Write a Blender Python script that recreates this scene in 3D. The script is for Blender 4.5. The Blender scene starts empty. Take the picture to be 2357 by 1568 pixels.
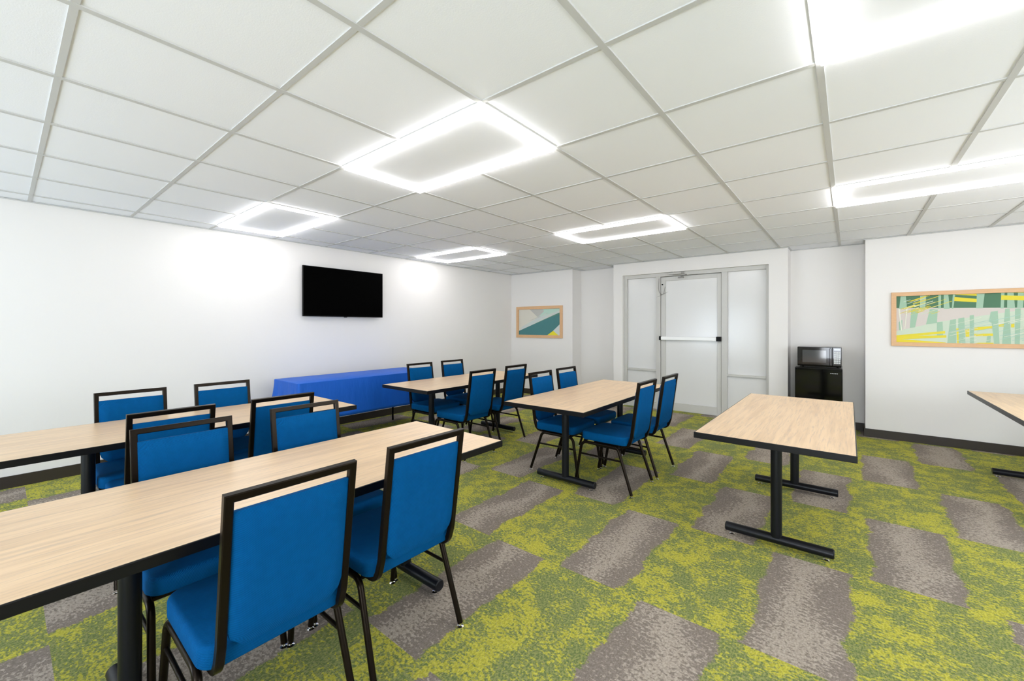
import bpy, bmesh, math, random
from mathutils import Vector, Matrix
random.seed(7)
PI = math.pi
scene = bpy.context.scene
col = scene.collection

# ------------------------------------------------------------------ camera
CH = 1.3689                      # eye height
cam_d = bpy.data.cameras.new('camera')
cam_d.sensor_fit = 'HORIZONTAL'; cam_d.sensor_width = 36.0
cam_d.lens = 951.48 / 2357 * 36.0
cam_d.shift_x = (1178.5 - 1194.55) / 2357
cam_d.shift_y = -(784 - 751.4) / 2357
cam_d.clip_start = 0.02
cam = bpy.data.objects.new('camera', cam_d); col.objects.link(cam)
cam.location = (0, 0, CH); cam.rotation_euler = (PI / 2, 0, 0.6732)
scene.camera = cam

# ------------------------------------------------------------------ view, world, daylight
scene.view_settings.view_transform = 'Standard'
scene.view_settings.look = 'None'
scene.view_settings.gamma = 1.0
scene.view_settings.use_curve_mapping = False
scene.view_settings.exposure = 0.38

world = bpy.data.worlds.new('sky'); scene.world = world
world.use_nodes = True
wb = world.node_tree.nodes['Background']
wb.inputs[0].default_value = (0.62, 0.80, 1.0, 1); wb.inputs[1].default_value = 3.0

STRIP = 16.0      # emission of the ceiling light strips
def area(name, loc, rot, sx, sy, power, color):
    l = bpy.data.lights.new(name, 'AREA'); l.shape = 'RECTANGLE'; l.size = sx; l.size_y = sy
    l.energy = power; l.color = color
    o = bpy.data.objects.new(name, l); col.objects.link(o); o.location = loc; o.rotation_euler = rot
    return o
# daylight falling through the two windows of the back wall (behind the camera)
UP = math.radians(38)             # upward tilt added to throw more light onto the ceiling
area('daylight_fill', (-3.7, -2.92, 1.15), (PI / 2 + UP, 0, 0), 2.1, 1.9, 56, (0.84, 0.91, 1.0))
area('daylight_fill', (0.4, -2.92, 1.15), (PI / 2 + UP, 0, 0), 2.1, 1.9, 108, (0.92, 0.95, 1.0))
area('daylight_fill', (2.88, 3.4, 1.45), (0, PI / 2 + UP, 0), 1.3, 3.4, 44, (1.0, 0.95, 0.90))  # added fill from the unseen right wall, brightens ceiling and far side

# ------------------------------------------------------------------ room measures
ZC = 2.448; XW = -5.56; YF = 6.72; YR = 7.05; XR = 2.9; YB = -2.9
X0, Y0, T = -0.7406, 1.4491, 0.64704      # ceiling grid origin and pitch

# ------------------------------------------------------------------ materials
def mat(name, color=(1, 1, 1), rough=0.5, metal=0.0, spec=0.5, **kw):
    m = bpy.data.materials.new(name); m.use_nodes = True
    b = m.node_tree.nodes['Principled BSDF']
    b.inputs['Base Color'].default_value = (*color, 1)
    b.inputs['Roughness'].default_value = rough
    b.inputs['Metallic'].default_value = metal
    b.inputs['Specular IOR Level'].default_value = spec
    for k, v in kw.items(): b.inputs[k.replace('_', ' ')].default_value = v
    return m
def nt(m): return m.node_tree.nodes, m.node_tree.links, m.node_tree.nodes['Principled BSDF']
class G:
    """tiny helper for writing node maths"""
    def __init__(s, m): s.n, s.l, s.b = nt(m)
    def put(s, sock, v):
        if isinstance(v, bpy.types.NodeSocket): s.l.new(v, sock)
        elif isinstance(v, (tuple, list)) and len(v) == 3 and sock.type == 'RGBA': sock.default_value = (*v, 1)
        else: sock.default_value = v
    def math(s, op, a, b=0.0, c=0.0, clamp=False):
        x = s.n.new('ShaderNodeMath'); x.operation = op; x.use_clamp = clamp
        s.put(x.inputs[0], a); s.put(x.inputs[1], b); s.put(x.inputs[2], c); return x.outputs[0]
    def noise(s, vec, scale, detail=2.0, rough=0.5):
        x = s.n.new('ShaderNodeTexNoise'); s.l.new(vec, x.inputs['Vector'])
        x.inputs['Scale'].default_value = scale; x.inputs['Detail'].default_value = detail
        x.inputs['Roughness'].default_value = rough; return x.outputs['Fac']
    def scale(s, vec, sc, loc=(0, 0, 0)):
        x = s.n.new('ShaderNodeMapping'); s.l.new(vec, x.inputs['Vector'])
        x.inputs['Scale'].default_value = sc; x.inputs['Location'].default_value = loc; return x.outputs[0]
    def obj(s): return s.n.new('ShaderNodeTexCoord').outputs['Object']
    def mix(s, f, a, b):
        x = s.n.new('ShaderNodeMix'); x.data_type = 'RGBA'
        s.put(x.inputs['Factor'], f); s.put(x.inputs['A'], a); s.put(x.inputs['B'], b); return x.outputs['Result']
    def step(s, v, lo, hi):
        x = s.n.new('ShaderNodeMapRange'); x.interpolation_type = 'SMOOTHSTEP'
        s.put(x.inputs[0], v); s.put(x.inputs[1], lo); s.put(x.inputs[2], hi); return x.outputs[0]
    def bump(s, h, strength, dist):
        x = s.n.new('ShaderNodeBump'); s.l.new(h, x.inputs['Height'])
        x.inputs['Strength'].default_value = strength; x.inputs['Distance'].default_value = dist
        s.l.new(x.outputs[0], s.b.inputs['Normal'])
    def color(s, c): s.l.new(c, s.b.inputs['Base Color'])

M = {}
M['wall'] = mat('wall_paint', (0.84, 0.815, 0.785), 0.55, spec=0.22)
g = G(M['wall']); g.bump(g.noise(g.obj(), 120, 2), 0.05, 0.001)
M['ceiling'] = mat('ceiling_tile', (0.915, 0.93, 0.97), 0.85, spec=0.2)
g = G(M['ceiling']); g.bump(g.noise(g.obj(), 150, 3, 0.7), 0.25, 0.002)
M['tee'] = mat('grid_metal', (0.60, 0.60, 0.59), 0.6, spec=0.2)
M['alu'] = mat('door_aluminium', (0.58, 0.57, 0.535), 0.38, spec=0.5)
M['pane'] = mat('white_backed_glass', (0.76, 0.755, 0.74), 0.16, spec=0.45)
M['base'] = mat('baseboard_rubber', (0.030, 0.022, 0.016), 0.45)
M['black'] = mat('black_powder_coat', (0.004, 0.004, 0.004), 0.38, spec=0.12)
M['bronze'] = mat('dark_chair_tube', (0.005, 0.0035, 0.0025), 0.28, spec=0.17, Specular_Tint=(1.0, 0.80, 0.62, 1))
M['legblack'] = mat('table_leg_black', (0.004, 0.005, 0.008), 0.36, spec=0.30)
M['edge'] = mat('edge_band', (0.003, 0.003, 0.004), 0.36, spec=0.28)
M['chrome'] = mat('chrome', (0.85, 0.85, 0.85), 0.12, 1.0)
M['gloss'] = mat('glossy_black', (0.002, 0.002, 0.002), 0.07, spec=0.4)
M['screen'] = mat('screen', (0.0003, 0.0003, 0.0003), 0.6, spec=0.02)
M['frame_wood'] = mat('picture_frame_wood', (0.72, 0.43, 0.22), 0.5)
g = G(M['frame_wood']); g.color(g.mix(g.noise(g.scale(g.obj(), (8, 60, 60)), 2, 3), (0.78, 0.50, 0.27), (0.66, 0.38, 0.19)))
M['white_metal'] = mat('satin_white_bar', (0.93, 0.93, 0.92), 0.25)
M['plastic_grey'] = mat('grey_plastic', (0.30, 0.29, 0.27), 0.4)
M['key'] = mat('key_print', (0.62, 0.63, 0.63), 0.3)
M['mwglass'] = mat('microwave_window', (0.03, 0.033, 0.036), 0.06, spec=0.9)
M['mwgloss'] = mat('microwave_black', (0.002, 0.002, 0.002), 0.05, spec=0.5)
M['fridge_glass'] = mat('fridge_panel', (0.008, 0.008, 0.006), 0.2, spec=0.4)

def fabric(name, c1, c2, sc=1350):
    m = mat(name, c1, 0.75, spec=0.05)
    g = G(m); o = g.obj()
    sx = g.n.new('ShaderNodeSeparateXYZ'); g.l.new(o, sx.inputs[0])
    a = g.math('SINE', g.math('MULTIPLY', sx.outputs[1], sc)); 
    b = g.math('SINE', g.math('MULTIPLY', g.math('ADD', sx.outputs[2], g.math('MULTIPLY', sx.outputs[0], 0.9)), sc))
    w = g.math('MULTIPLY', a, b)
    f = g.math('ADD', g.math('MULTIPLY', w, 0.32), g.math('ADD', 0.35, g.math('MULTIPLY', g.noise(o, 40, 2), 0.3)))
    g.color(g.mix(g.step(f, 0.2, 0.8), c1, c2)); g.bump(w, 0.5, 0.0008)
    return m
M['fabric'] = fabric('blue_chair_fabric', (0.000, 0.062, 0.195), (0.001, 0.098, 0.300))
M['cloth'] = mat('royal_blue_cloth', (0.004, 0.115, 0.590), 0.55, spec=0.35)
g = G(M['cloth']); g.bump(g.noise(g.scale(g.obj(), (5, 5, 1.2)), 2.2, 3), 0.35, 0.03)

# laminate: pale oak with long streaks along local y
m = M['wood'] = mat('oak_laminate', (0.7, 0.5, 0.3), 0.34, spec=0.55)
g = G(m); o = g.obj()
n1 = g.noise(g.scale(o, (14, 0.9, 1)), 2.2, 5, 0.6)
n2 = g.noise(g.scale(o, (46, 2.0, 1)), 2.4, 5, 0.7)
n3 = g.noise(g.scale(o, (2.2, 0.8, 1)), 1.6, 2)
c = g.mix(g.step(n1, 0.35, 0.68), (0.83, 0.600, 0.370), (0.70, 0.490, 0.295))
c = g.mix(g.math('MULTIPLY', g.step(n2, 0.50, 0.66), 0.7), c, (0.55, 0.405, 0.285))
c = g.mix(g.math('MULTIPLY', g.step(n3, 0.45, 0.7), 0.35), c, (0.86, 0.63, 0.40))
g.color(c)

# carpet: 0.93 m repeat, grey blocks in a half-dropped chequer on mottled green
m = M['carpet'] = mat('carpet', (0.2, 0.25, 0.05), 0.95, spec=0.1)
g = G(m); o = g.obj()
sx = g.n.new('ShaderNodeSeparateXYZ'); g.l.new(o, sx.inputs[0]); X, Y = sx.outputs[0], sx.outputs[1]
row = g.math('DIVIDE', g.math('SUBTRACT', Y, 0.13), 0.932)
par = g.math('MODULO', g.math('ADD', g.math('FLOOR', row), 20.0), 2.0)
xs = g.math('SUBTRACT', g.math('ADD', X, 0.18), g.math('MULTIPLY', par, 0.468))
fx = g.math('MULTIPLY', g.math('SUBTRACT', g.math('FRACT', g.math('ADD', g.math('DIVIDE', xs, 0.932), 0.5)), 0.5), 0.932)
# ragged sides: edge position stepped in y
sn = g.n.new('ShaderNodeVectorMath'); sn.operation = 'SNAP'; g.l.new(o, sn.inputs[0]); sn.inputs[1].default_value = (0.45, 0.03, 10)
fine = g.math('SUBTRACT', g.noise(sn.outputs[0], 14, 2), 0.5)
big = g.math('SUBTRACT', g.noise(g.scale(o, (0.9, 2.3, 1)), 1.6, 1), 0.5)
half = g.math('ADD', g.math('ADD', 0.185, g.math('MULTIPLY', fine, 0.07)), g.math('MULTIPLY', big, 0.12))
ins = g.math('SUBTRACT', half, g.math('ABSOLUTE', fx))
grey = g.step(g.math('ADD', ins, g.math('MULTIPLY', g.math('SUBTRACT', g.noise(o, 90, 2), 0.5), 0.045)), -0.006, 0.006)
st = g.scale(o, (1.0, 0.55, 1))
sp = g.noise(g.scale(o, (1.0, 0.6, 1)), 125, 2.5, 0.6)       # tuft speckle
sp2 = g.noise(g.scale(o, (0.65, 1.0, 1), (3, 7, 0)), 75, 3, 0.6)
den = g.noise(g.scale(o, (1, 0.7, 1), (11, 5, 0)), 3.0, 2)
blot = g.noise(g.scale(o, (1, 1, 1), (1, 9, 0)), 9.0, 3, 0.6)
# green field
lime = g.step(g.math('ADD', g.math('ADD', sp2, g.math('MULTIPLY', g.math('SUBTRACT', blot, 0.5), 0.75)), g.math('MULTIPLY', g.math('SUBTRACT', den, 0.5), 0.5)), 0.475, 0.575)
cg = g.mix(g.step(sp, 0.40, 0.60), (0.130, 0.170, 0.060), (0.255, 0.275, 0.095))
cg = g.mix(lime, cg, g.mix(g.step(sp, 0.42, 0.6), (0.360, 0.345, 0.045), (0.510, 0.475, 0.075)))
cg = g.mix(g.math('MULTIPLY', g.step(g.noise(g.scale(o, (1, 1, 1), (4, 2, 0)), 120, 1), 0.62, 0.70), 0.55), cg, (0.33, 0.27, 0.16))
# grey field with a pale diagonal band
band = g.math('SUBTRACT', 1.0, g.math('MULTIPLY', g.math('ABSOLUTE', g.math('ADD', fx, g.math('MULTIPLY', g.math('SUBTRACT', den, 0.5), 0.5))), 6.0), clamp=True)
pale = g.step(g.math('ADD', sp2, g.math('MULTIPLY', g.math('SUBTRACT', band, 0.45), 0.20)), 0.47, 0.57)
cy = g.mix(g.step(sp, 0.4, 0.6), (0.190, 0.158, 0.132), (0.245, 0.207, 0.175))
cy = g.mix(pale, cy, g.mix(g.step(sp, 0.42, 0.6), (0.330, 0.280, 0.230), (0.430, 0.368, 0.305)))
g.color(g.mix(grey, cg, cy)); g.bump(sp, 0.3, 0.004)

def emit(name, c, s):
    m = bpy.data.materials.new(name); m.use_nodes = True; n = m.node_tree.nodes; n.clear()
    e = n.new('ShaderNodeEmission'); e.inputs[0].default_value = (*c, 1); e.inputs[1].default_value = s
    m.node_tree.links.new(e.outputs[0], n.new('ShaderNodeOutputMaterial').inputs[0]); return m
M['strip'] = emit('light_strip', (1.0, 0.99, 1.0), STRIP)
M['glass'] = bpy.data.materials.new('clear_glass'); M['glass'].use_nodes = True
_n = M['glass'].node_tree.nodes; _n.clear(); _l = M['glass'].node_tree.links
_t = _n.new('ShaderNodeBsdfTransparent'); _g = _n.new('ShaderNodeBsdfGlossy'); _g.inputs['Roughness'].default_value = 0.02
_x = _n.new('ShaderNodeMixShader'); _x.inputs[0].default_value = 0.06
_l.new(_t.outputs[0], _x.inputs[1]); _l.new(_g.outputs[0], _x.inputs[2]); _l.new(_x.outputs[0], _n.new('ShaderNodeOutputMaterial').inputs[0])

# ------------------------------------------------------------------ mesh helpers
def new_obj(name, bm, material, parent=None, smooth=None):
    me = bpy.data.meshes.new(name)
    bmesh.ops.recalc_face_normals(bm, faces=bm.faces)
    bm.to_mesh(me); bm.free()
    for mm in (material if isinstance(material, (list, tuple)) else [material]): me.materials.append(mm)
    if smooth is not None:
        for p in me.polygons: p.use_smooth = True
        me.set_sharp_from_angle(angle=math.radians(smooth))
    o = bpy.data.objects.new(name, me); col.objects.link(o)
    if parent: o.parent = parent
    return o
def box(bm, x0, x1, y0, y1, z0, z1, mi=0, bevel=0.0, seg=2):
    r = bmesh.ops.create_cube(bm, size=1)
    vs = r['verts']
    for v in vs:
        v.co = Vector(((x0 + x1) / 2 + v.co.x * (x1 - x0), (y0 + y1) / 2 + v.co.y * (y1 - y0), (z0 + z1) / 2 + v.co.z * (z1 - z0)))
    fs = set(f for v in vs for f in v.link_faces)
    for f in fs: f.material_index = mi
    if bevel:
        es = set(e for f in fs for e in f.edges)
        bmesh.ops.bevel(bm, geom=list(es), offset=bevel, segments=seg, profile=0.5, affect='EDGES')
def circ(r, n=16): return [(r * math.cos(2 * PI * i / n), r * math.sin(2 * PI * i / n)) for i in range(n)]
def rsq(w, h, r=0.004, n=2):
    out = []
    for cx, cy, a0 in ((w / 2 - r, h / 2 - r, 0), (-w / 2 + r, h / 2 - r, 90), (-w / 2 + r, -h / 2 + r, 180), (w / 2 - r, -h / 2 + r, 270)):
        for k in range(n + 1):
            a = math.radians(a0 + 90 * k / n); out.append((cx + r * math.cos(a), cy + r * math.sin(a)))
    return out
def fillet(pts, radii, seg=7):
    pts = [Vector(p) for p in pts]; out = [pts[0]]
    for i in range(1, len(pts) - 1):
        r = radii[i - 1] if isinstance(radii, (list, tuple)) else radii
        p, a, b = pts[i], (pts[i - 1] - pts[i]).normalized(), (pts[i + 1] - pts[i]).normalized()
        if r <= 0: out.append(p); continue
        ang = a.angle(b); d = r / math.tan(ang / 2)
        p0, p1 = p + a * d, p + b * d
        c = p + (a + b).normalized() * (r / math.sin(ang / 2))
        v0, v1 = p0 - c, p1 - c
        tot = v0.angle(v1)
        for k in range(seg + 1):
            t = k / seg
            out.append(c + (v0 * math.sin((1 - t) * tot) + v1 * math.sin(t * tot)) / math.sin(tot))
    out.append(pts[-1]); return out
def sweep(bm, pts, prof, up=(0, 0, 1), closed=False, cap=True):
    """sweeps a 2-D profile along pts with mitred corners"""
    pts = [Vector(p) for p in pts]; n = len(pts); rings = []
    u = Vector(up)
    t0 = (pts[1] - pts[0]).normalized()
    side = t0.cross(u)
    if side.length < 1e-3: side = t0.cross(Vector((0, 1, 0)))
    side.normalize()
    prev = t0
    for i in range(n):
        if closed: a, b = (pts[i] - pts[i - 1]).normalized(), (pts[(i + 1) % n] - pts[i]).normalized()
        else:
            a = (pts[i] - pts[i - 1]).normalized() if i else (pts[1] - pts[0]).normalized()
            b = (pts[i + 1] - pts[i]).normalized() if i < n - 1 else a
        if (prev - a).length > 1e-6:
            q = prev.rotation_difference(a); side = (q @ side).normalized()
        nrm = side.cross(a).normalized()
        m = (a + b).normalized(); ring = []
        for x, y in prof:
            p = side * x + nrm * y
            k = p.dot(m) / a.dot(m)
            ring.append(bm.verts.new(pts[i] + p - a * k))
        rings.append(ring); prev = a
    k = len(prof)
    for i in range(n if closed else n - 1):
        r0, r1 = rings[i], rings[(i + 1) % n]
        for j in range(k): bm.faces.new((r0[j], r0[(j + 1) % k], r1[(j + 1) % k], r1[j]))
    if cap and not closed:
        bm.faces.new(rings[0][::-1]); bm.faces.new(rings[-1])
def lathe(bm, prof, n=16, mtx=Matrix()):
    rings = [[bm.verts.new(mtx @ Vector((r * math.cos(2 * PI * i / n), r * math.sin(2 * PI * i / n), z))) for i in range(n)] for r, z in prof]
    for a, b in zip(rings, rings[1:]):
        for j in range(n): bm.faces.new((a[j], a[(j + 1) % n], b[(j + 1) % n], b[j]))
    bm.faces.new(rings[0][::-1]); bm.faces.new(rings[-1])
def prism(bm, pts, z0, z1, mi=0):
    a = [bm.verts.new((x, y, z0)) for x, y in pts]; b = [bm.verts.new((x, y, z1)) for x, y in pts]; n = len(pts)
    fs = [bm.faces.new(a[::-1]), bm.faces.new(b)] + [bm.faces.new((a[i], a[(i + 1) % n], b[(i + 1) % n], b[i])) for i in range(n)]
    for f in fs: f.material_index = mi
def BM(): return bmesh.new()
def struct(o): o['kind'] = 'structure'; return o
def thing(name, label, cat, loc=(0, 0, 0), rz=0.0, group=None):
    o = bpy.data.objects.new(name, None); col.objects.link(o); o.empty_display_size = 0.1
    o.location = loc; o.rotation_euler = (0, 0, rz); o['label'] = label; o['category'] = cat
    if group: o['group'] = group
    return o
def dup(root, loc, rz, label):
    r = root.copy(); col.objects.link(r); r.location = loc; r.rotation_euler = (0, 0, rz); r['label'] = label
    for ch in list(root.children):
        c = ch.copy(); col.objects.link(c); c.parent = r
        for gch in list(ch.children):
            d = gch.copy(); col.objects.link(d); d.parent = c
    return r

# ------------------------------------------------------------------ the room
bm = BM(); box(bm, XW - .2, XR + .2, YB - .2, YR + .2, -0.1, 0.0); struct(new_obj('floor', bm, M['carpet']))
bm = BM(); box(bm, XW - .2, XW, YB - .2, YR + .2, 0, 2.62); struct(new_obj('wall_left', bm, M['wall']))
bm = BM()
box(bm, XR, XR + .2, YB - .2, 1.6, 0, 2.62); box(bm, XR, XR + .2, 5.2, YR + .2, 0, 2.62)
box(bm, XR, XR + .2, 1.6, 5.2, 0, 0.8); box(bm, XR, XR + .2, 1.6, 5.2, 2.1, 2.62)
struct(new_obj('wall_right', bm, M['wall']))
bm = BM()
sweep(bm, [(XR + .1, 1.63, .83), (XR + .1, 5.17, .83), (XR + .1, 5.17, 2.07), (XR + .1, 1.63, 2.07)], rsq(.06, .06), up=(1, 0, 0), closed=True)
box(bm, XR + .07, XR + .13, 3.375, 3.425, .86, 2.04)
w = struct(new_obj('window_3', bm, M['alu']))  # unseen window, added to go with the right-hand fill light
bm = BM(); box(bm, XR + .097, XR + .103, 1.65, 5.15, .85, 2.05); new_obj('pane', bm, M['glass'], w)
DX0, DX1, DZ = -3.062, -0.877, 2.244     # door opening
SL, SR, NR, RL = -3.234, -0.650, 0.163, -4.070
bm = BM()
prism(bm, [(XW, YF), (RL, YF), (RL, YR), (SL, YR), (SL, YF), (DX0, YF), (DX0, YR + .2), (XW, YR + .2)], 0, 2.62)
prism(bm, [(DX0, YF), (DX1, YF), (DX1, YR + .2), (DX0, YR + .2)], DZ, 2.62)
prism(bm, [(DX1, YF), (SR, YF), (SR, YR), (NR, YR), (NR, YF), (XR, YF), (XR, YR + .2), (DX1, YR + .2)], 0, 2.62)
struct(new_obj('wall_far', bm, M['wall']))
# back wall with two windows (behind the camera)
WIN = ((-4.75, -2.65), (-0.65, 1.45)); WZ = (0.12, 2.15)
bm = BM()
xs_ = [XW, WIN[0][0], WIN[0][1], WIN[1][0], WIN[1][1], XR]
for i in range(5):
    if i % 2 == 0: box(bm, xs_[i], xs_[i + 1], YB - .2, YB, 0, 2.62)
    else: box(bm, xs_[i], xs_[i + 1], YB - .2, YB, 0, WZ[0]); box(bm, xs_[i], xs_[i + 1], YB - .2, YB, WZ[1], 2.62)
struct(new_obj('wall_back', bm, M['wall']))
for i, (a, b) in enumerate(WIN):
    bm = BM()
    sweep(bm, [(a + .03, YB - .1, WZ[0] + .03), (b - .03, YB - .1, WZ[0] + .03), (b - .03, YB - .1, WZ[1] - .03), (a + .03, YB - .1, WZ[1] - .03)], rsq(.06, .06), up=(0, 1, 0), closed=True)
    box(bm, (a + b) / 2 - .025, (a + b) / 2 + .025, YB - .13, YB - .07, WZ[0] + .06, WZ[1] - .06)
    w = struct(new_obj('window_%d' % (i + 1), bm, M['alu']))
    bm = BM(); box(bm, a + .05, b - .05, YB - .105, YB - .099, WZ[0] + .05, WZ[1] - .05); new_obj('pane', bm, M['glass'], w)

# ceiling tiles, tees and wall angle
bm = BM(); box(bm, XW - .2, XR + .2, YB - .2, YR + .2, ZC + .006, ZC + .1)
ceil = struct(new_obj('ceiling', bm, M['ceiling']))
bm = BM(); tw = 0.0135
xlo, xhi = XW, XR
i = math.ceil((XW - X0) / T)
while X0 + i * T < XR:
    x = X0 + i * T; yend = YF
    if RL < x < SL or SR < x < NR: yend = YR
    cuts = [(Y0 + b_ * T, Y0 + (b_ + 1) * T) for a_, b_ in ((-3, 0), (-7, 0), (-7, 4), (-3, 4), (1, 4), (1, 0)) if i == a_ + 1]
    ya = YB
    for c0, c1 in sorted(cuts): box(bm, x - tw, x + tw, ya, c0, ZC, ZC + .008); ya = c1
    box(bm, x - tw, x + tw, ya, yend, ZC, ZC + .008); i += 1
j = math.ceil((YB - Y0) / T)
while Y0 + j * T < YR:
    y = Y0 + j * T
    if y < YF: box(bm, XW, XR, y - tw * .85, y + tw * .85, ZC + .0012, ZC + .0075)
    j += 1
new_obj('ceiling_grid', bm, M['tee'], ceil)
bm = BM()
path = [(XW, YB), (XW, YF), (RL, YF), (RL, YR), (SL, YR), (SL, YF), (SR, YF), (SR, YR), (NR, YR), (NR, YF), (XR, YF), (XR, YB)]
ins_ = []
for k, (x, y) in enumerate(path):
    p = Vector((x, y))
    def nin(a, b):
        d = (Vector(b) - Vector(a)).normalized(); return Vector((d.y, -d.x))
    n = Vector((0, 0))
    if k: n += nin(path[k - 1], path[k])
    if k < len(path) - 1: n += nin(path[k], path[k + 1])
    ins_.append((p, n))
for w_, z0_, z1_, nm, mt in ((.02, ZC - .003, ZC + .004, 'trim_1', M['tee']),):
    for (p, n), (q, m_) in zip(ins_, ins_[1:]):
        prism(bm, [tuple(p), tuple(q), tuple(q + m_ * w_), tuple(p + n * w_)], z0_, z1_)
    struct(new_obj(nm, bm, mt))
def skirting(name, pts, th=.012, h=.10):
    bm = BM(); P = [Vector(p) for p in pts]; N = []
    for k in range(len(P)):
        n = Vector((0, 0))
        if k: d = (P[k] - P[k - 1]).normalized(); n += Vector((d.y, -d.x))
        if k < len(P) - 1: d = (P[k + 1] - P[k]).normalized(); n += Vector((d.y, -d.x))
        N.append(n)
    for k in range(len(P) - 1):
        prism(bm, [tuple(P[k]), tuple(P[k + 1]), tuple(P[k + 1] + N[k + 1] * th), tuple(P[k] + N[k] * th)], 0, h)
    return struct(new_obj(name, bm, M['base']))
skirting('baseboard_left', [(XW, YB), (XW, YF - .012)])
skirting('baseboard_far', [(XW + .012, YF), (RL, YF), (RL, YR), (SL, YR), (SL, YF), (DX0, YF)])
skirting('baseboard_far', [(DX1, YF), (SR, YF), (SR, YR), (NR, YR), (NR, YF), (XR - .012, YF)])
skirting('baseboard_right', [(XR, YF), (XR, YB)])
skirting('baseboard_back', [(XR - .012, YB), (XW + .012, YB)])

# ------------------------------------------------------------------ door with sidelights
door = bpy.data.objects.new('door_1', None); col.objects.link(door); door.location = (0, 0, 0); struct(door)
yd = 6.775; dep = .10
bm = BM()
box(bm, DX0, -3.006, yd, yd + dep, 0, DZ, bevel=.003)
box(bm, -0.915, DX1, yd, yd + dep, 0, DZ, bevel=.003)
box(bm, -3.006, -0.915, yd, yd + dep, 2.185, DZ, bevel=.003)
box(bm, -2.497, -2.425, yd, yd + dep, 0, 2.185, bevel=.003)
box(bm, -1.500, -1.420, yd, yd + dep, 0, 2.185, bevel=.003)
box(bm, -2.43, -2.40, yd + .066, yd + .095, 0, 2.185); box(bm, -1.52, -1.49, yd + .066, yd + .095, 0, 2.185); box(bm, -2.43, -1.49, yd + .066, yd + .095, 2.15, 2.19)
for a, b in ((-3.006, -2.497), (-1.42, -.915)):
    box(bm, a, b, yd + .012, yd + .08, .622, .655, bevel=.003); box(bm, a, b, yd + .012, yd + .08, 0, .10, bevel=.003)
new_obj('door_frame', bm, M['alu'], door)
for a, b in ((-3.006, -2.497), (-1.42, -.915)):
    for z0, z1 in ((.655, 2.185), (.10, .622)):
        bm = BM(); box(bm, a - .005, b + .005, yd + .05, yd + .06, z0 - .005, z1 + .005); new_obj('sidelight_pane', bm, M['pane'], door)
bm = BM()
L0, L1, LT = -2.420, -1.505, 2.175
box(bm, L0, -2.344, yd + .015, yd + .06, .008, LT, bevel=.003)
box(bm, -1.560, L1, yd + .015, yd + .06, .008, LT, bevel=.003)
box(bm, -2.344, -1.560, yd + .015, yd + .06, 2.112, LT, bevel=.003)
box(bm, -2.344, -1.560, yd + .015, yd + .06, .008, .135, bevel=.003)
leaf = new_obj('door_leaf', bm, M['alu'], door)
bm = BM(); box(bm, -2.350, -1.554, yd + .032, yd + .042, .13, 2.118); new_obj('pane', bm, M['pane'], leaf)
bm = BM(); box(bm, -2.405, -1.56, yd - .045, yd - .010, 1.147, 1.203, bevel=.006)
box(bm, -2.40, -1.58, yd - .012, yd + .016, 1.152, 1.198); pb = new_obj('push_bar', bm, M['white_metal'], leaf)
bm = BM(); box(bm, -2.432, -2.400, yd - .05, yd + .016, 1.142, 1.208, bevel=.006); box(bm, -1.565, -1.497, yd - .05, yd + .016, 1.142, 1.212, bevel=.006)
new_obj('push_bar_cap', bm, M['black'], leaf)
bm = BM(); lathe(bm, [(.012, 0), (.012, .006), (.004, .009)], 14, Matrix.Translation((-2.395, yd + .016, 2.055)) @ Matrix.Rotation(PI / 2, 4, 'X'))
new_obj('door_sensor', bm, M['black'], leaf)  # small black dot sensor near the top of the leaf
bm = BM(); sweep(bm, fillet([(-2.445, yd - .004, 2.16), (-2.452, yd - .012, 1.99), (-2.425, yd - .012, 1.875), (-2.372, yd + .005, 1.90), (-2.350, yd + .010, 2.02)], [.05, .05, .04], 6), circ(.0045, 8))
new_obj('cable_loop', bm, M['plastic_grey'], door)
bm = BM(); box(bm, -2.28, -2.03, yd - .04, yd, 2.205, 2.235, bevel=.005)
cl = new_obj('door_closer', bm, M['alu'], door)
bm = BM(); lathe(bm, [(.02, 0), (.02, .018), (.012, .024)], 16, Matrix.Translation((-2.20, yd - .02, 2.234))); box(bm, -2.075, -2.035, yd - .055, yd - .03, 2.20, 2.24, bevel=.004)
new_obj('pivot', bm, M['plastic_grey'], cl)
bm = BM(); sweep(bm, [(-2.20, yd - .045, 2.195), (-1.98, yd - .10, 2.185)], rsq(.022, .007, .002)); sweep(bm, [(-1.98, yd - .10, 2.18), (-2.10, yd + .01, 2.168)], rsq(.02, .007, .002))
box(bm, -2.14, -2.05, yd - .006, yd + .016, 2.14, 2.165, bevel=.003)
new_obj('closer_arm', bm, M['plastic_grey'], cl)

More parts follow.
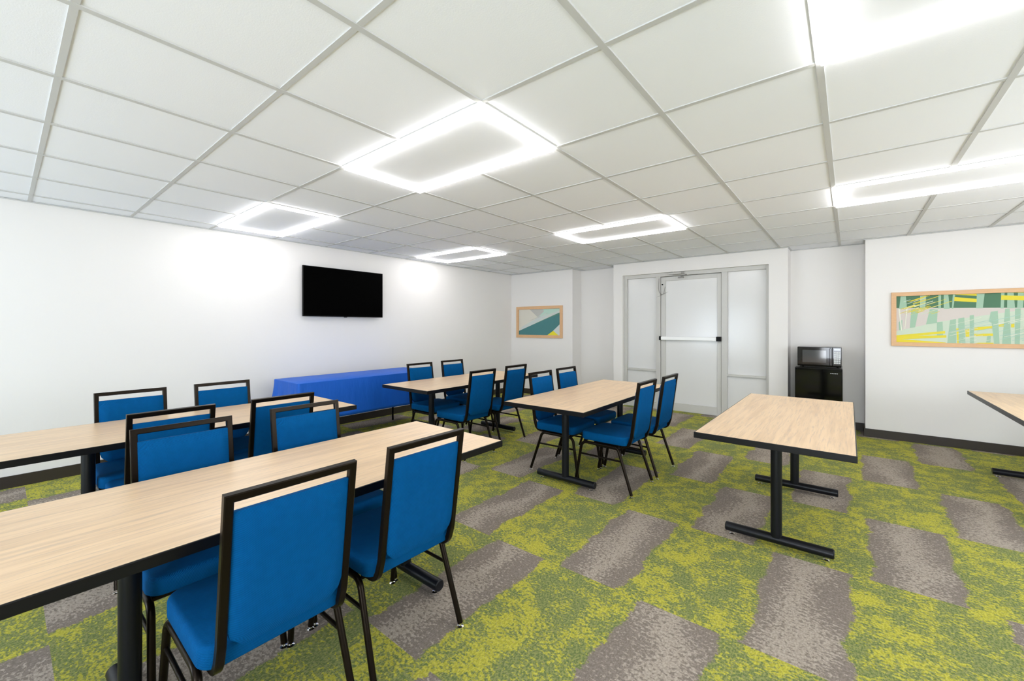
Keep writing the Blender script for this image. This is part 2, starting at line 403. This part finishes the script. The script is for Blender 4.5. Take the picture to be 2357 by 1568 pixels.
# ------------------------------------------------------------------ ceiling lights
def ceiling_light(ix, iy, label):
    x0, x1, y0, y1 = X0 + ix * T, X0 + (ix + 2) * T, Y0 + iy * T, Y0 + (iy + 1) * T
    cx_, cy_ = (x0 + x1) / 2, (y0 + y1) / 2
    t = thing('ceiling_light', label, 'light', (cx_, cy_, ZC - .012), 0, 'frame shaped ceiling lights')
    hx, hy = (x1 - x0) / 2 - .005, (y1 - y0) / 2 - .005
    w = .036
    for (a, b, c_, d) in ((-hx, hx, -hy, -hy + w), (-hx, hx, hy - w, hy), (-hx, -hx + w, -hy + w, hy - w), (hx - w, hx, -hy + w, hy - w)):
        bm = BM(); box(bm, a, b, c_, d, -.0048, .010, bevel=.002); new_obj('light_strip', bm, M['strip'], t)
    return t
LIGHTS = [(-3, 0, 'largest bright ceiling light frame fully in view, centre of the photo top'),
          (-7, 0, 'bright ceiling light frame closest to the left wall, in front of the television'),
          (-7, 4, 'smallest bright ceiling light frame, near the far left corner of the room'),
          (-3, 4, 'bright ceiling light frame above the table in front of the white door'),
          (1, 4, 'bright ceiling light frame running off the right edge, in front of the wide picture'),
          (1, 0, 'bright ceiling light frame cut off by the top right corner')]
for l in LIGHTS: ceiling_light(*l)

# ------------------------------------------------------------------ tables
def foot_glide(bm_, x, y, r=.012, h=.02):
    lathe(bm_, [(r * 1.25, 0), (r * 1.35, .004), (r * .5, .007), (r * .45, h)], 12, Matrix.Translation((x, y, 0)))
def make_table(label, loc, rz=0.0):
    t = thing('meeting_table', label, 'table', loc, rz, 'wood topped meeting tables')
    W, L, Z = .770, 1.86, .725
    bm = BM(); box(bm, -W / 2 + .003, W / 2 - .003, -L / 2 + .003, L / 2 - .003, Z - .033, Z, bevel=.001, seg=1)
    top = new_obj('tabletop', bm, M['wood'], t)
    bm = BM(); h = .017
    sweep(bm, [(-W / 2 + .002, -L / 2 + .002, Z - .018), (W / 2 - .002, -L / 2 + .002, Z - .018), (W / 2 - .002, L / 2 - .002, Z - .018), (-W / 2 + .002, L / 2 - .002, Z - .018)],
          rsq(.008, .0355, .0025), closed=True)
    new_obj('edge_band', bm, M['edge'], top)
    for s in (-1, 1):
        y = s * .56
        bm = BM(); lathe(bm, [(.031, .06), (.031, Z - .043)], 28, Matrix.Translation((0, y, 0)))
        p = new_obj('post', bm, M['legblack'], t, 40)
        bm = BM(); box(bm, -.24, .24, y - .035, y + .035, Z - .045, Z - .033, bevel=.002); new_obj('mounting_plate', bm, M['legblack'], t)
        bm = BM(); lathe(bm, [(.024, -.288), (.0285, -.284), (.0285, .284), (.024, .288)], 24, Matrix.Translation((0, y, .046)) @ Matrix.Rotation(PI / 2, 4, 'Y'))
        b = new_obj('base_bar', bm, M['legblack'], t, 40)
        for gx in (-.25, .25): bm = BM(); foot_glide(bm, gx, y); new_obj('glide', bm, M['chrome'], b, 40)
    bm = BM(); box(bm, -.02, .02, -.56, .56, Z - .06, Z - .036, bevel=.002); new_obj('stretcher_rail', bm, M['legblack'], t)
    return t
TAB = [('nearest and largest wood topped table, its top crossing the lower left of the photo', (-1.915, .835, 0), 0),
       ('second row wood topped table at the left edge, between nearest table and left wall', (-3.535, .885, 0), 0),
       ('wood topped table in the far left, beside the blue tablecloth', (-3.655, 3.57, 0), 0),
       ('wood topped table in the middle with four blue chairs, in front of the white door', (-1.935, 3.63, 0), 0.008),
       ('bare wood topped table without chairs, in front of the small fridge', (-.352, 3.57, 0), 0),
       ('wood topped table cut off by the right edge, below the wide picture', (1.315, 5.10, 0), 0)]
t0 = make_table(*TAB[0])
for lb, lc, rz in TAB[1:]: dup(t0, lc, rz, lb)

# ------------------------------------------------------------------ chairs (local +x is the front)
def cushion(bm_, hx, hy, z0, z1, rc, puff, nx=10, ny=10, edge=.018, chamfer=None):
    """rounded box cushion in local xy with domed top"""
    def outline(h, k):      # rounded rectangle inset by h
        a, b, r = hx - h, hy - h, max(rc - h, .004); o_ = []
        for cx_, cy_, a0 in ((a - r, b - r, 0), (-a + r, b - r, 90), (-a + r, -b + r, 180), (a - r, -b + r, 270)):
            for q in range(7): an = math.radians(a0 + 15 * q); o_.append((cx_ + r * math.cos(an), cy_ + r * math.sin(an)))
        return o_
    layers = [(.006, z0), (0, z0 + .006), (0, z1 - edge)]
    for q in range(1, 5): a = q / 4 * PI / 2; layers.append((edge * (1 - math.cos(a)), z1 - edge + edge * math.sin(a)))
    base_in = edge
    for q in range(1, 6): f = q / 6; layers.append((base_in + (min(hx, hy) * .9 - base_in) * f, z1 + puff * math.sin(f * PI / 2)))
    rings = []
    for h, z in layers: rings.append([bm_.verts.new((x, y, z)) for x, y in outline(h, 0)])
    n = len(rings[0])
    for a, b in zip(rings, rings[1:]):
        for j_ in range(n): bm_.faces.new((a[j_], a[(j_ + 1) % n], b[(j_ + 1) % n], b[j_]))
    bm_.faces.new(rings[0][::-1]); bm_.faces.new(rings[-1])
def make_chair(label, loc, rz):
    t = thing('banquet_chair', label, 'chair', loc, rz, 'blue banquet chairs')
    # seat
    bm = BM(); cushion(bm, .213, .216, 0, .068, .055, .008)
    bmesh.ops.translate(bm, verts=bm.verts, vec=(.007, 0, .397)); new_obj('seat', bm, M['fabric'], t, 50)
    # back panel: leaning slab between the tubes, chamfered lower corners
    zb, zt = .452, .862
    def bx(z): return -.236 - (z - .48) * .135
    hw = .168
    prof = []
    nrow = 12; front, rear = [], []
    bm = BM(); grid = {}
    ncol = 12
    for a in range(nrow + 1):
        z = zb + (zt - zb) * a / nrow
        w = hw if z > zb + .05 else hw - .045 * (1 - (z - zb) / .05) ** 1.3
        for b in range(ncol + 1):
            u = -1 + 2 * b / ncol; yv = u * w
            e = min(1, (1 - abs(u)) * 7, (zt - z) / .03, (z - zb) / .03); e = max(0, e)
            th = .012 + .022 * math.sqrt(max(0, 1 - (1 - e) ** 2))
            rr = .004 + .012 * math.sqrt(max(0, 1 - (1 - e) ** 2))
            grid[a, b, 0] = bm.verts.new((bx(z) + th, yv, z)); grid[a, b, 1] = bm.verts.new((bx(z) - rr, yv, z))
    for a in range(nrow):
        for b in range(ncol):
            bm.faces.new([grid[a, b, 0], grid[a, b + 1, 0], grid[a + 1, b + 1, 0], grid[a + 1, b, 0]])
            bm.faces.new([grid[a, b, 1], grid[a + 1, b, 1], grid[a + 1, b + 1, 1], grid[a, b + 1, 1]])
    for a in range(nrow):
        for b in (0, ncol): bm.faces.new([grid[a, b, 0], grid[a + 1, b, 0], grid[a + 1, b, 1], grid[a, b, 1]])
    for b in range(ncol):
        for a in (0, nrow): bm.faces.new([grid[a, b, 0], grid[a, b + 1, 0], grid[a, b + 1, 1], grid[a, b, 1]])
    new_obj('backrest', bm, M['fabric'], t, 50)
    # back frame: one square tube, mitred at the top, swept forward under the seat
    yb = .178; q = .024
    def half_path(s):
        return fillet([(.10, s * yb, .385), (-.205, s * yb, .385), (-.232, s * yb, .47), (bx(.905) , s * yb, .905)], [.055, .12], 6)
    P = half_path(-1); P = P + half_path(1)[::-1]
    bm = BM(); sweep(bm, P, rsq(q, q, .003, 1), up=(0, 1, 0)); new_obj('back_frame', bm, M['bronze'], t, 35)
    # legs, side rails, stretchers
    yl = .214; rl = .0125
    for s in (-1, 1):
        ff, kf, kr, fr = (.268, s * yl, .018), (.208, s * (yl - .008), .374), (-.125, s * (yl - .008), .374), (-.248, s * (yl + .004), .018)
        for nm, a, k, o2 in (('leg', ff, kf, kr), ('leg', fr, kr, kf)):
            k_, o_ = Vector(k), Vector(o2); end = k_ + (o_ - k_).normalized() * .07
            bm = BM(); sweep(bm, fillet([a, k, tuple(end)], [.05], 7), circ(rl, 14), up=(0, 1, 0))
            lg = new_obj(nm, bm, M['bronze'], t, 50)
            bm = BM(); foot_glide(bm, a[0], a[1], .012, .022); new_obj('glide', bm, M['chrome'], lg, 40)
        a_, b_ = Vector(kf), Vector(kr); d_ = (b_ - a_).normalized()
        bm = BM(); sweep(bm, [a_ + d_ * .07, b_ - d_ * .07], circ(rl, 14)); new_obj('side_rail', bm, M['bronze'], t, 50)
        def on(p, q_, z): p, q_ = Vector(p), Vector(q_); f = (z - p.z) / (q_.z - p.z); return p.lerp(q_, f)
        bm = BM(); sweep(bm, [on(ff, kf, .272), on(fr, kr, .268)], circ(.008, 10)); new_obj('stretcher', bm, M['bronze'], t, 50)
    bm = BM()
    sweep(bm, [(-.135, -yl + .012, .384), (-.135, yl - .012, .384)], rsq(.018, .018, .003, 1)); new_obj('cross_rail', bm, M['bronze'], t)
    bm = BM(); sweep(bm, [(.185, -yl + .012, .384), (.185, yl - .012, .384)], rsq(.018, .018, .003, 1)); new_obj('cross_rail', bm, M['bronze'], t)
    return t
CH_ = [ # x, y, turn, label
 (-1.600, .560, PI, 'largest blue chair, closest to the camera, its back facing us at the nearest table'),
 (-1.632, 1.088, PI, 'second blue chair on the right side of the nearest table, just beyond the closest chair'),
 (-2.152, .540, 0, 'blue chair across the nearest table facing us, left hand one of the pair'),
 (-2.175, 1.108, 0, 'blue chair across the nearest table facing us, right hand one of the pair'),
 (-3.180, .590, PI, 'blue chair, back to us, left one on near side of the second row table'),
 (-3.175, 1.155, PI, 'blue chair, back to us, right one on near side of the second row table'),
 (-3.680, .580, 0, 'leftmost blue chair, on the wall side of the second row table'),
 (-3.695, 1.130, 0, 'blue chair by the left wall, between the leftmost chair and the blue tablecloth'),
 (-3.850, 3.230, 0, 'blue chair just right of the blue tablecloth, facing us over the far left table'),
 (-3.880, 3.790, 0, 'far blue chair facing us over the far left table, closest to the left corner'),
 (-3.265, 3.130, PI, 'blue chair with its back to us at the far left table, near one of two'),
 (-3.335, 3.765, PI, 'blue chair at the far left table, far one with its back to us'),
 (-2.130, 3.385, 0, 'blue chair facing us, near one on the left side of the middle table'),
 (-2.150, 3.900, 0, 'blue chair facing us, far one on the left side of the middle table'),
 (-1.600, 3.350, PI, 'blue chair, back to us, near one on the right side of the middle table'),
 (-1.588, 3.880, PI, 'blue chair, back to us, far one on the right side of the middle table')]
ch0 = make_chair(CH_[0][3], (CH_[0][0], CH_[0][1], 0), CH_[0][2])
for x, y, rz, lb in CH_[1:]: dup(ch0, (x, y, 0), rz, lb)

# ------------------------------------------------------------------ buffet table under a blue cloth
BX0, BX1, BY0, BY1, BZ = -5.31, -4.655, 2.01, 3.84, .742
t = thing('folding_table', 'folding table hidden under the royal blue cloth, against the left wall', 'table', ((BX0 + BX1) / 2, (BY0 + BY1) / 2, 0))
hx, hy = (BX1 - BX0) / 2 - .006, (BY1 - BY0) / 2 - .006
bm = BM(); box(bm, -hx, hx, -hy, hy, BZ - .045, BZ - .006, bevel=.006); new_obj('tabletop', bm, M['plastic_grey'], t)
for sx_ in (-1, 1):
    for sy_ in (-1, 1):
        bm = BM(); sweep(bm, [(sx_ * (hx - .08), sy_ * (hy - .25), BZ - .045), (sx_ * (hx - .08), sy_ * (hy - .25), 0)], circ(.014, 12)); new_obj('leg', bm, M['black'], t, 50)
bm = BM()
# perimeter walk with rounded corners, folds grow downwards
per = []
r = .03; x0, x1, y0, y1 = BX0, BX1, BY0, BY1
def seg_pts(a, b, step=.022):
    a, b = Vector(a), Vector(b); n = max(1, int((b - a).length / step)); return [a.lerp(b, k / n) for k in range(n)]
corners = [((x1 - r, y0 + r), -90), ((x1 - r, y1 - r), 0), ((x0 + r, y1 - r), 90), ((x0 + r, y0 + r), 180)]
for k, ((cx_, cy_), a0) in enumerate(corners):
    for q in range(9):
        an = math.radians(a0 + 90 * q / 8); per.append((Vector((cx_ + r * math.cos(an), cy_ + r * math.sin(an))), Vector((math.cos(an), math.sin(an))), 1 - abs(q - 4) / 4))
    an = math.radians(a0 + 90); nn = Vector((math.cos(an), math.sin(an)))
    (c2x, c2y), _ = corners[(k + 1) % 4]
    s_ = Vector((cx_, cy_)) + nn * r; e_ = Vector((c2x, c2y)) + nn * r
    for p in seg_pts(s_, e_)[1:]:
        dc = min((p - s_).length, (p - e_).length); per.append((p, nn, -min(1, dc / .25)))
rings = []
NR_ = 12
nP = len(per); arc = 0
phase = [0]
for k in range(1, nP): phase.append(phase[-1] + (per[k][0] - per[k - 1][0]).length)
hem = .315
for a in range(NR_ + 1):
    f = a / NR_; ring = []
    for k, (p, nn, w) in enumerate(per):
        s = phase[k]
        near = max(0, 1 + w) if w < 0 else 1.0           # 1 at corners, 0 mid side
        if w > 0: fold = .075 * w
        else: fold = .030 * near * math.cos(s * 42) + .007 * math.sin(s * 9 + 1.3) + .004 * math.sin(s * 23) + .012
        off = fold * (f ** 1.2)
        if f == 0: z = BZ; off = 0
        else: z = BZ - .008 - (BZ - .008 - hem + (.03 * max(0, w) )) * f
        wall = max(p.x + nn.x * off, XW + .03)
        ring.append(bm.verts.new((wall, p.y + nn.y * off, z)))
    rings.append(ring)
inner = [bm.verts.new((p.x - nn.x * .004, p.y - nn.y * .004, BZ + .002)) for p, nn, w in per]
for a, b in zip([inner] + rings, rings):
    for j_ in range(nP): bm.faces.new((a[j_], a[(j_ + 1) % nP], b[(j_ + 1) % nP], b[j_]))
bm.faces.new(inner)
cloth = new_obj('tablecloth', bm, M['cloth'], None, 60)
md = cloth.modifiers.new('thick', 'SOLIDIFY'); md.thickness = .002; md.offset = 1
cloth['label'] = 'royal blue tablecloth draped over the long table against the left wall'; cloth['category'] = 'tablecloth'

# ------------------------------------------------------------------ television
t = thing('television', 'black flat television mounted on the left wall', 'television', (XW + .001, 3.005, 1.50))
bm = BM(); box(bm, .045, .075, -.582, .582, 0, .66, bevel=.004)
tvb = new_obj('housing', bm, M['black'], t)
bm = BM(); box(bm, .0745, .0765, -.574, .574, .012, .652); new_obj('screen', bm, M['screen'], t)
bm = BM(); box(bm, .050, .072, -.02, .02, -.008, .002, bevel=.002); new_obj('sensor', bm, M['black'], tvb)
bm = BM(); box(bm, 0, .046, -.2, .2, .15, .5, bevel=.003); new_obj('wall_bracket', bm, M['black'], t)

# ------------------------------------------------------------------ pictures
def color_mat(n, c): return mat(n, c, 0.6, spec=0.3)
def picture(label, xa, xb, za, zb_, fw, polys, pals):
    t = thing('framed_picture', label, 'picture', ((xa + xb) / 2, YF, za))
    W, Hh = (xb - xa) / 2, zb_ - za
    bm = BM()
    sweep(bm, [(-W + fw / 2, -.014, fw / 2), (W - fw / 2, -.014, fw / 2), (W - fw / 2, -.014, Hh - fw / 2), (-W + fw / 2, -.014, Hh - fw / 2)], rsq(fw, .026, .002, 1), up=(0, 1, 0), closed=True)
    new_obj('frame', bm, M['frame_wood'], t)
    a0, a1, b0, b1 = -W + fw - .002, W - fw + .002, fw - .002, Hh - fw + .002
    bm = BM(); layer = 0
    def clip(poly):     # Sutherland-Hodgman against the unit square
        for ax, lim, sg in ((0, 0, 1), (0, 1, -1), (1, 0, 1), (1, 1, -1)):
            out = []
            for i_ in range(len(poly)):
                p, q_ = poly[i_ - 1], poly[i_]
                ip, iq = (p[ax] - lim) * sg >= 0, (q_[ax] - lim) * sg >= 0
                if ip != iq:
                    f = (lim - p[ax]) / (q_[ax] - p[ax]); out.append((p[0] + (q_[0] - p[0]) * f, p[1] + (q_[1] - p[1]) * f))
                if iq: out.append(q_)
            poly = out
            if len(poly) < 3: return []
        return poly
    for mi, poly in polys:
        poly = clip(list(poly))
        if not poly: continue
        y = -.004 - layer * .00004; layer += 1
        try: f = bm.faces.new([bm.verts.new((a0 + u * (a1 - a0), y, b0 + v * (b1 - b0))) for u, v in poly]); f.material_index = mi
        except ValueError: pass
    me = bpy.data.meshes.new('print'); bm.normal_update()
    for f in bm.faces:
        if f.normal.y > 0: f.normal_flip()
    bm.to_mesh(me); bm.free()
    for p_ in pals: me.materials.append(p_)
    o = bpy.data.objects.new('print', me); col.objects.link(o); o.parent = t
    return t
pal1 = [color_mat('art_cream', (.72, .69, .60)), color_mat('art_grey', (.53, .53, .49)), color_mat('art_teal', (.075, .225, .235)),
        color_mat('art_mint', (.50, .70, .60)), color_mat('art_yellow', (.80, .72, .04)), color_mat('art_pale', (.62, .66, .64)), color_mat('art_deep', (.11, .27, .21))]
P1 = [(0, [(0, 0), (1, 0), (1, 1), (0, 1)]), (1, [(.27, 1), (1, 1), (1, .8), (.52, .62), (.45, .72)]), (3, [(.60, 1), (1, 1), (1, .90), (.55, .70), (.50, .72), (.62, .90)]),
      (5, [(0, .17), (1, .86), (1, .92), (.5, .68), (.1, .35)]),
      (2, [(0, 0), (.73, 0), (1, .43), (1, .86), (0, .155)]), (6, [(.45, .475), (1, .86), (1, .79), (.75, .66), (.4, .42)]),
      (5, [(.73, 0), (1, .43), (1, 0)]), (4, [(.70, 0), (.84, .17), (.96, 0)])]
rnd = random.Random(3)
for k in range(26):
    u = rnd.uniform(.02, .72); v = .155 + u * .705 + rnd.uniform(.01, .22); L_ = rnd.uniform(.10, .32); w_ = rnd.uniform(.005, .013)
    P1.append((rnd.choice([3, 5, 0, 1]), [(u, v), (u + L_, v + L_ * .62), (u + L_, v + L_ * .62 + w_), (u, v + w_)]))
picture('small framed abstract picture in teal, grey and yellow, on the far left wall section', -5.412, -4.283, 1.138, 1.772, .058, P1, pal1)
pal2 = [color_mat('art2_sand', (.66, .60, .55)), color_mat('art2_dark', (.085, .20, .115)), color_mat('art2_sage', (.37, .55, .40)), color_mat('art2_pale', (.60, .69, .55)),
        color_mat('art2_yellow', (.78, .66, .05)), color_mat('art2_white', (.80, .80, .68)), color_mat('art2_aqua', (.40, .60, .52))]
S_ = .98 / 1.55      # unit width seen in the photo / full width of the print
def u_(px_): return (px_ - 230) / 2127 * S_
def v_(py_): return 1 - (py_ - 290) / 800
def poly(*pts): return [(u_(a), v_(b)) for a, b in pts]
P2 = [(0, [(0, 0), (1, 0), (1, 1), (0, 1)]), (1, [(0, 1), (1, 1), (1, .68), (0, .74)])]
P2 += [(3, poly((230, 900), (1000, 740), (2400, 560), (3800, 400), (3800, 1200), (230, 1200)))]
for q_ in (((320, 280), (415, 280), (440, 510), (290, 510)), ((685, 260), (795, 260), (775, 525), (680, 525)), ((1010, 250), (1060, 250), (1055, 525), (1010, 525)),
           ((1105, 250), (1180, 250), (1210, 525), (1105, 525)), ((1265, 250), (1310, 250), (1270, 525), (1245, 525)), ((1665, 240), (1795, 240), (1760, 525), (1650, 525)),
           ((2050, 230), (2105, 230), (2090, 535), (2040, 535)), ((2145, 230), (2235, 230), (2260, 535), (2140, 535)), ((2310, 230), (2400, 230), (2380, 535), (2290, 535)),
           ((520, 520), (660, 520), (590, 830), (490, 840)), ((860, 525), (1000, 525), (985, 760), (790, 780)), ((280, 740), (350, 700), (350, 880), (285, 880))):
    P2.append((2, poly(*q_)))
for q_ in (((985, 745), (1085, 735), (1095, 960), (985, 965)), ((1215, 710), (1315, 695), (1320, 1090), (1165, 1090)), ((1355, 685), (1455, 670), (1475, 1090), (1345, 1090)),
           ((1545, 640), (1615, 630), (1615, 1100), (1550, 1100)), ((1885, 585), (1995, 570), (2025, 1110), (1940, 1110), (1900, 760), (1855, 740)), ((1830, 960), (1890, 950), (1880, 1080), (1810, 1080)),
           ((2110, 540), (2180, 540), (2200, 1110), (2060, 1110)), ((2260, 540), (2345, 540), (2330, 1110), (2255, 1110))):
    P2.append((2, poly(*q_))); 
x = 2420
while x < 3700:      # the part of the print beyond the photograph goes on alike
    w_ = rnd.uniform(50, 120); P2.append((2, poly((x, 560), (x + w_, 560), (x + w_ + rnd.uniform(-30, 30), 1110), (x - rnd.uniform(-20, 30), 1110))))
    P2.append((2, poly((x + 20, 230), (x + 20 + w_ * .8, 230), (x + w_, 540), (x, 540)))); x += w_ + rnd.uniform(60, 140)
P2 += [(4, poly((1310, 285), (1660, 265), (1660, 325), (1310, 300))), (4, poly((1290, 335), (1660, 375), (1660, 430), (1285, 400))), (4, poly((2050, 330), (3000, 380), (3000, 450), (2045, 400))),
       (4, poly((2100, 270), (2900, 260), (2900, 320), (2105, 290))), (1, poly((1320, 262), (1655, 250), (1655, 266), (1320, 276))),
       (4, poly((230, 970), (1130, 890), (1130, 930), (230, 1010))), (4, poly((230, 985), (1150, 960), (1150, 1000), (700, 1020), (230, 1040))), (4, poly((230, 1030), (1140, 1080), (1140, 1110), (230, 1110))),
       (4, poly((1620, 830), (1910, 810), (1910, 850), (1620, 880))), (4, poly((1620, 935), (1920, 925), (1920, 965), (1620, 975))), (4, poly((1630, 1075), (1930, 1070), (1930, 1110), (1630, 1110))),
       (4, poly((2200, 770), (2250, 765), (2250, 830), (2200, 830))), (4, poly((2010, 790), (2090, 775), (2090, 815), (2010, 825))), (4, poly((1320, 850), (1360, 845), (1360, 1110), (1340, 1110))), (4, poly((1470, 850), (1540, 845), (1540, 990), (1480, 980))),
       (5, poly((275, 510), (305, 510), (345, 885), (325, 885))), (5, poly((425, 500), (450, 500), (405, 860), (390, 860)))]
for k in range(34):
    a_ = rnd.uniform(300, 900); b_ = rnd.uniform(345, 520) if k < 16 else rnd.uniform(500, 620); L_ = rnd.uniform(120, 420); h_ = rnd.uniform(4, 11)
    P2.append((rnd.choice([4, 4, 3]), poly((a_, b_), (a_ + L_, b_ - L_ * .27), (a_ + L_, b_ - L_ * .27 + h_), (a_, b_ + h_))))
for k in range(70):
    a_ = rnd.uniform(1150, 3300); b_ = rnd.uniform(720, 1120) - (a_ - 1150) * .05; L_ = rnd.uniform(150, 520); h_ = rnd.uniform(4, 10)
    P2.append((rnd.choice([5, 5, 3, 6]), poly((a_, b_), (a_ + L_, b_ - L_ * .22), (a_ + L_, b_ - L_ * .22 + h_), (a_, b_ + h_))))
for k in range(16):
    a_ = rnd.uniform(2380, 3500); b_ = rnd.uniform(760, 1060); L_ = rnd.uniform(60, 240); P2.append((4, poly((a_, b_), (a_ + L_, b_ - 10), (a_ + L_, b_ + 30), (a_, b_ + 35))))
picture('wide framed abstract picture in green, mint and yellow, right hand wall section', .402, 2.04, 1.134, 1.775, .046, P2, pal2)

# ------------------------------------------------------------------ fridge and microwave in the niche
t = thing('mini_fridge', 'small black fridge standing in the wall niche', 'fridge', (-.305, 6.50, 0))
bm = BM(); box(bm, -.245, .245, .045, .50, .02, .842, bevel=.006)
for sx_ in (-1, 1):
    for yy in (.09, .45): lathe(bm, [(.02, 0), (.02, .03)], 12, Matrix.Translation((sx_ * .2, yy, 0)))
new_obj('cabinet', bm, M['gloss'], t)
bm = BM(); box(bm, -.247, .247, 0, .040, .05, .838, bevel=.010, seg=3)
d = new_obj('door', bm, M['gloss'], t)
bm = BM(); box(bm, -.235, .235, -.004, .002, .795, .828, bevel=.002); new_obj('handle', bm, M['gloss'], d)
bm = BM()
for k in range(5): box(bm, .125 + k * .016, .135 + k * .016, -.0015, .001, .772, .780)
new_obj('badge', bm, M['key'], d)
t = thing('microwave', 'black microwave oven standing on top of the small fridge', 'microwave', (-.297, 6.53, .842))
bm = BM(); box(bm, -.228, .228, .018, .36, .012, .262, bevel=.006)
for sx_ in (-1, 1):
    for yy in (.06, .31): lathe(bm, [(.012, 0), (.012, .014)], 12, Matrix.Translation((sx_ * .19, yy, 0)))
new_obj('housing', bm, M['mwgloss'], t)
bm = BM(); box(bm, -.229, .138, -.006, .018, .016, .262, bevel=.006, seg=3); d = new_obj('door', bm, M['mwgloss'], t)
bm = BM(); box(bm, -.175, .075, -.008, -.004, .062, .222, bevel=.001); new_obj('window', bm, M['mwglass'], d)
bm = BM(); box(bm, .108, .128, -.016, -.004, .03, .25, bevel=.005); new_obj('door_handle', bm, M['mwgloss'], d)
bm = BM(); box(bm, .140, .229, -.004, .018, .016, .262, bevel=.005, seg=3); cp = new_obj('control_panel', bm, M['mwgloss'], t)
bm = BM(); box(bm, .152, .217, -.006, -.003, .222, .246); new_obj('display', bm, M['mwglass'], cp)
for r_ in range(6):
    for c_ in range(3):
        bm = BM(); a = .152 + c_ * .0225; z = .055 + r_ * .026
        box(bm, a, a + .0195, -.0065, -.003, z, z + .020, bevel=.001); new_obj('button', bm, M['key'], cp)
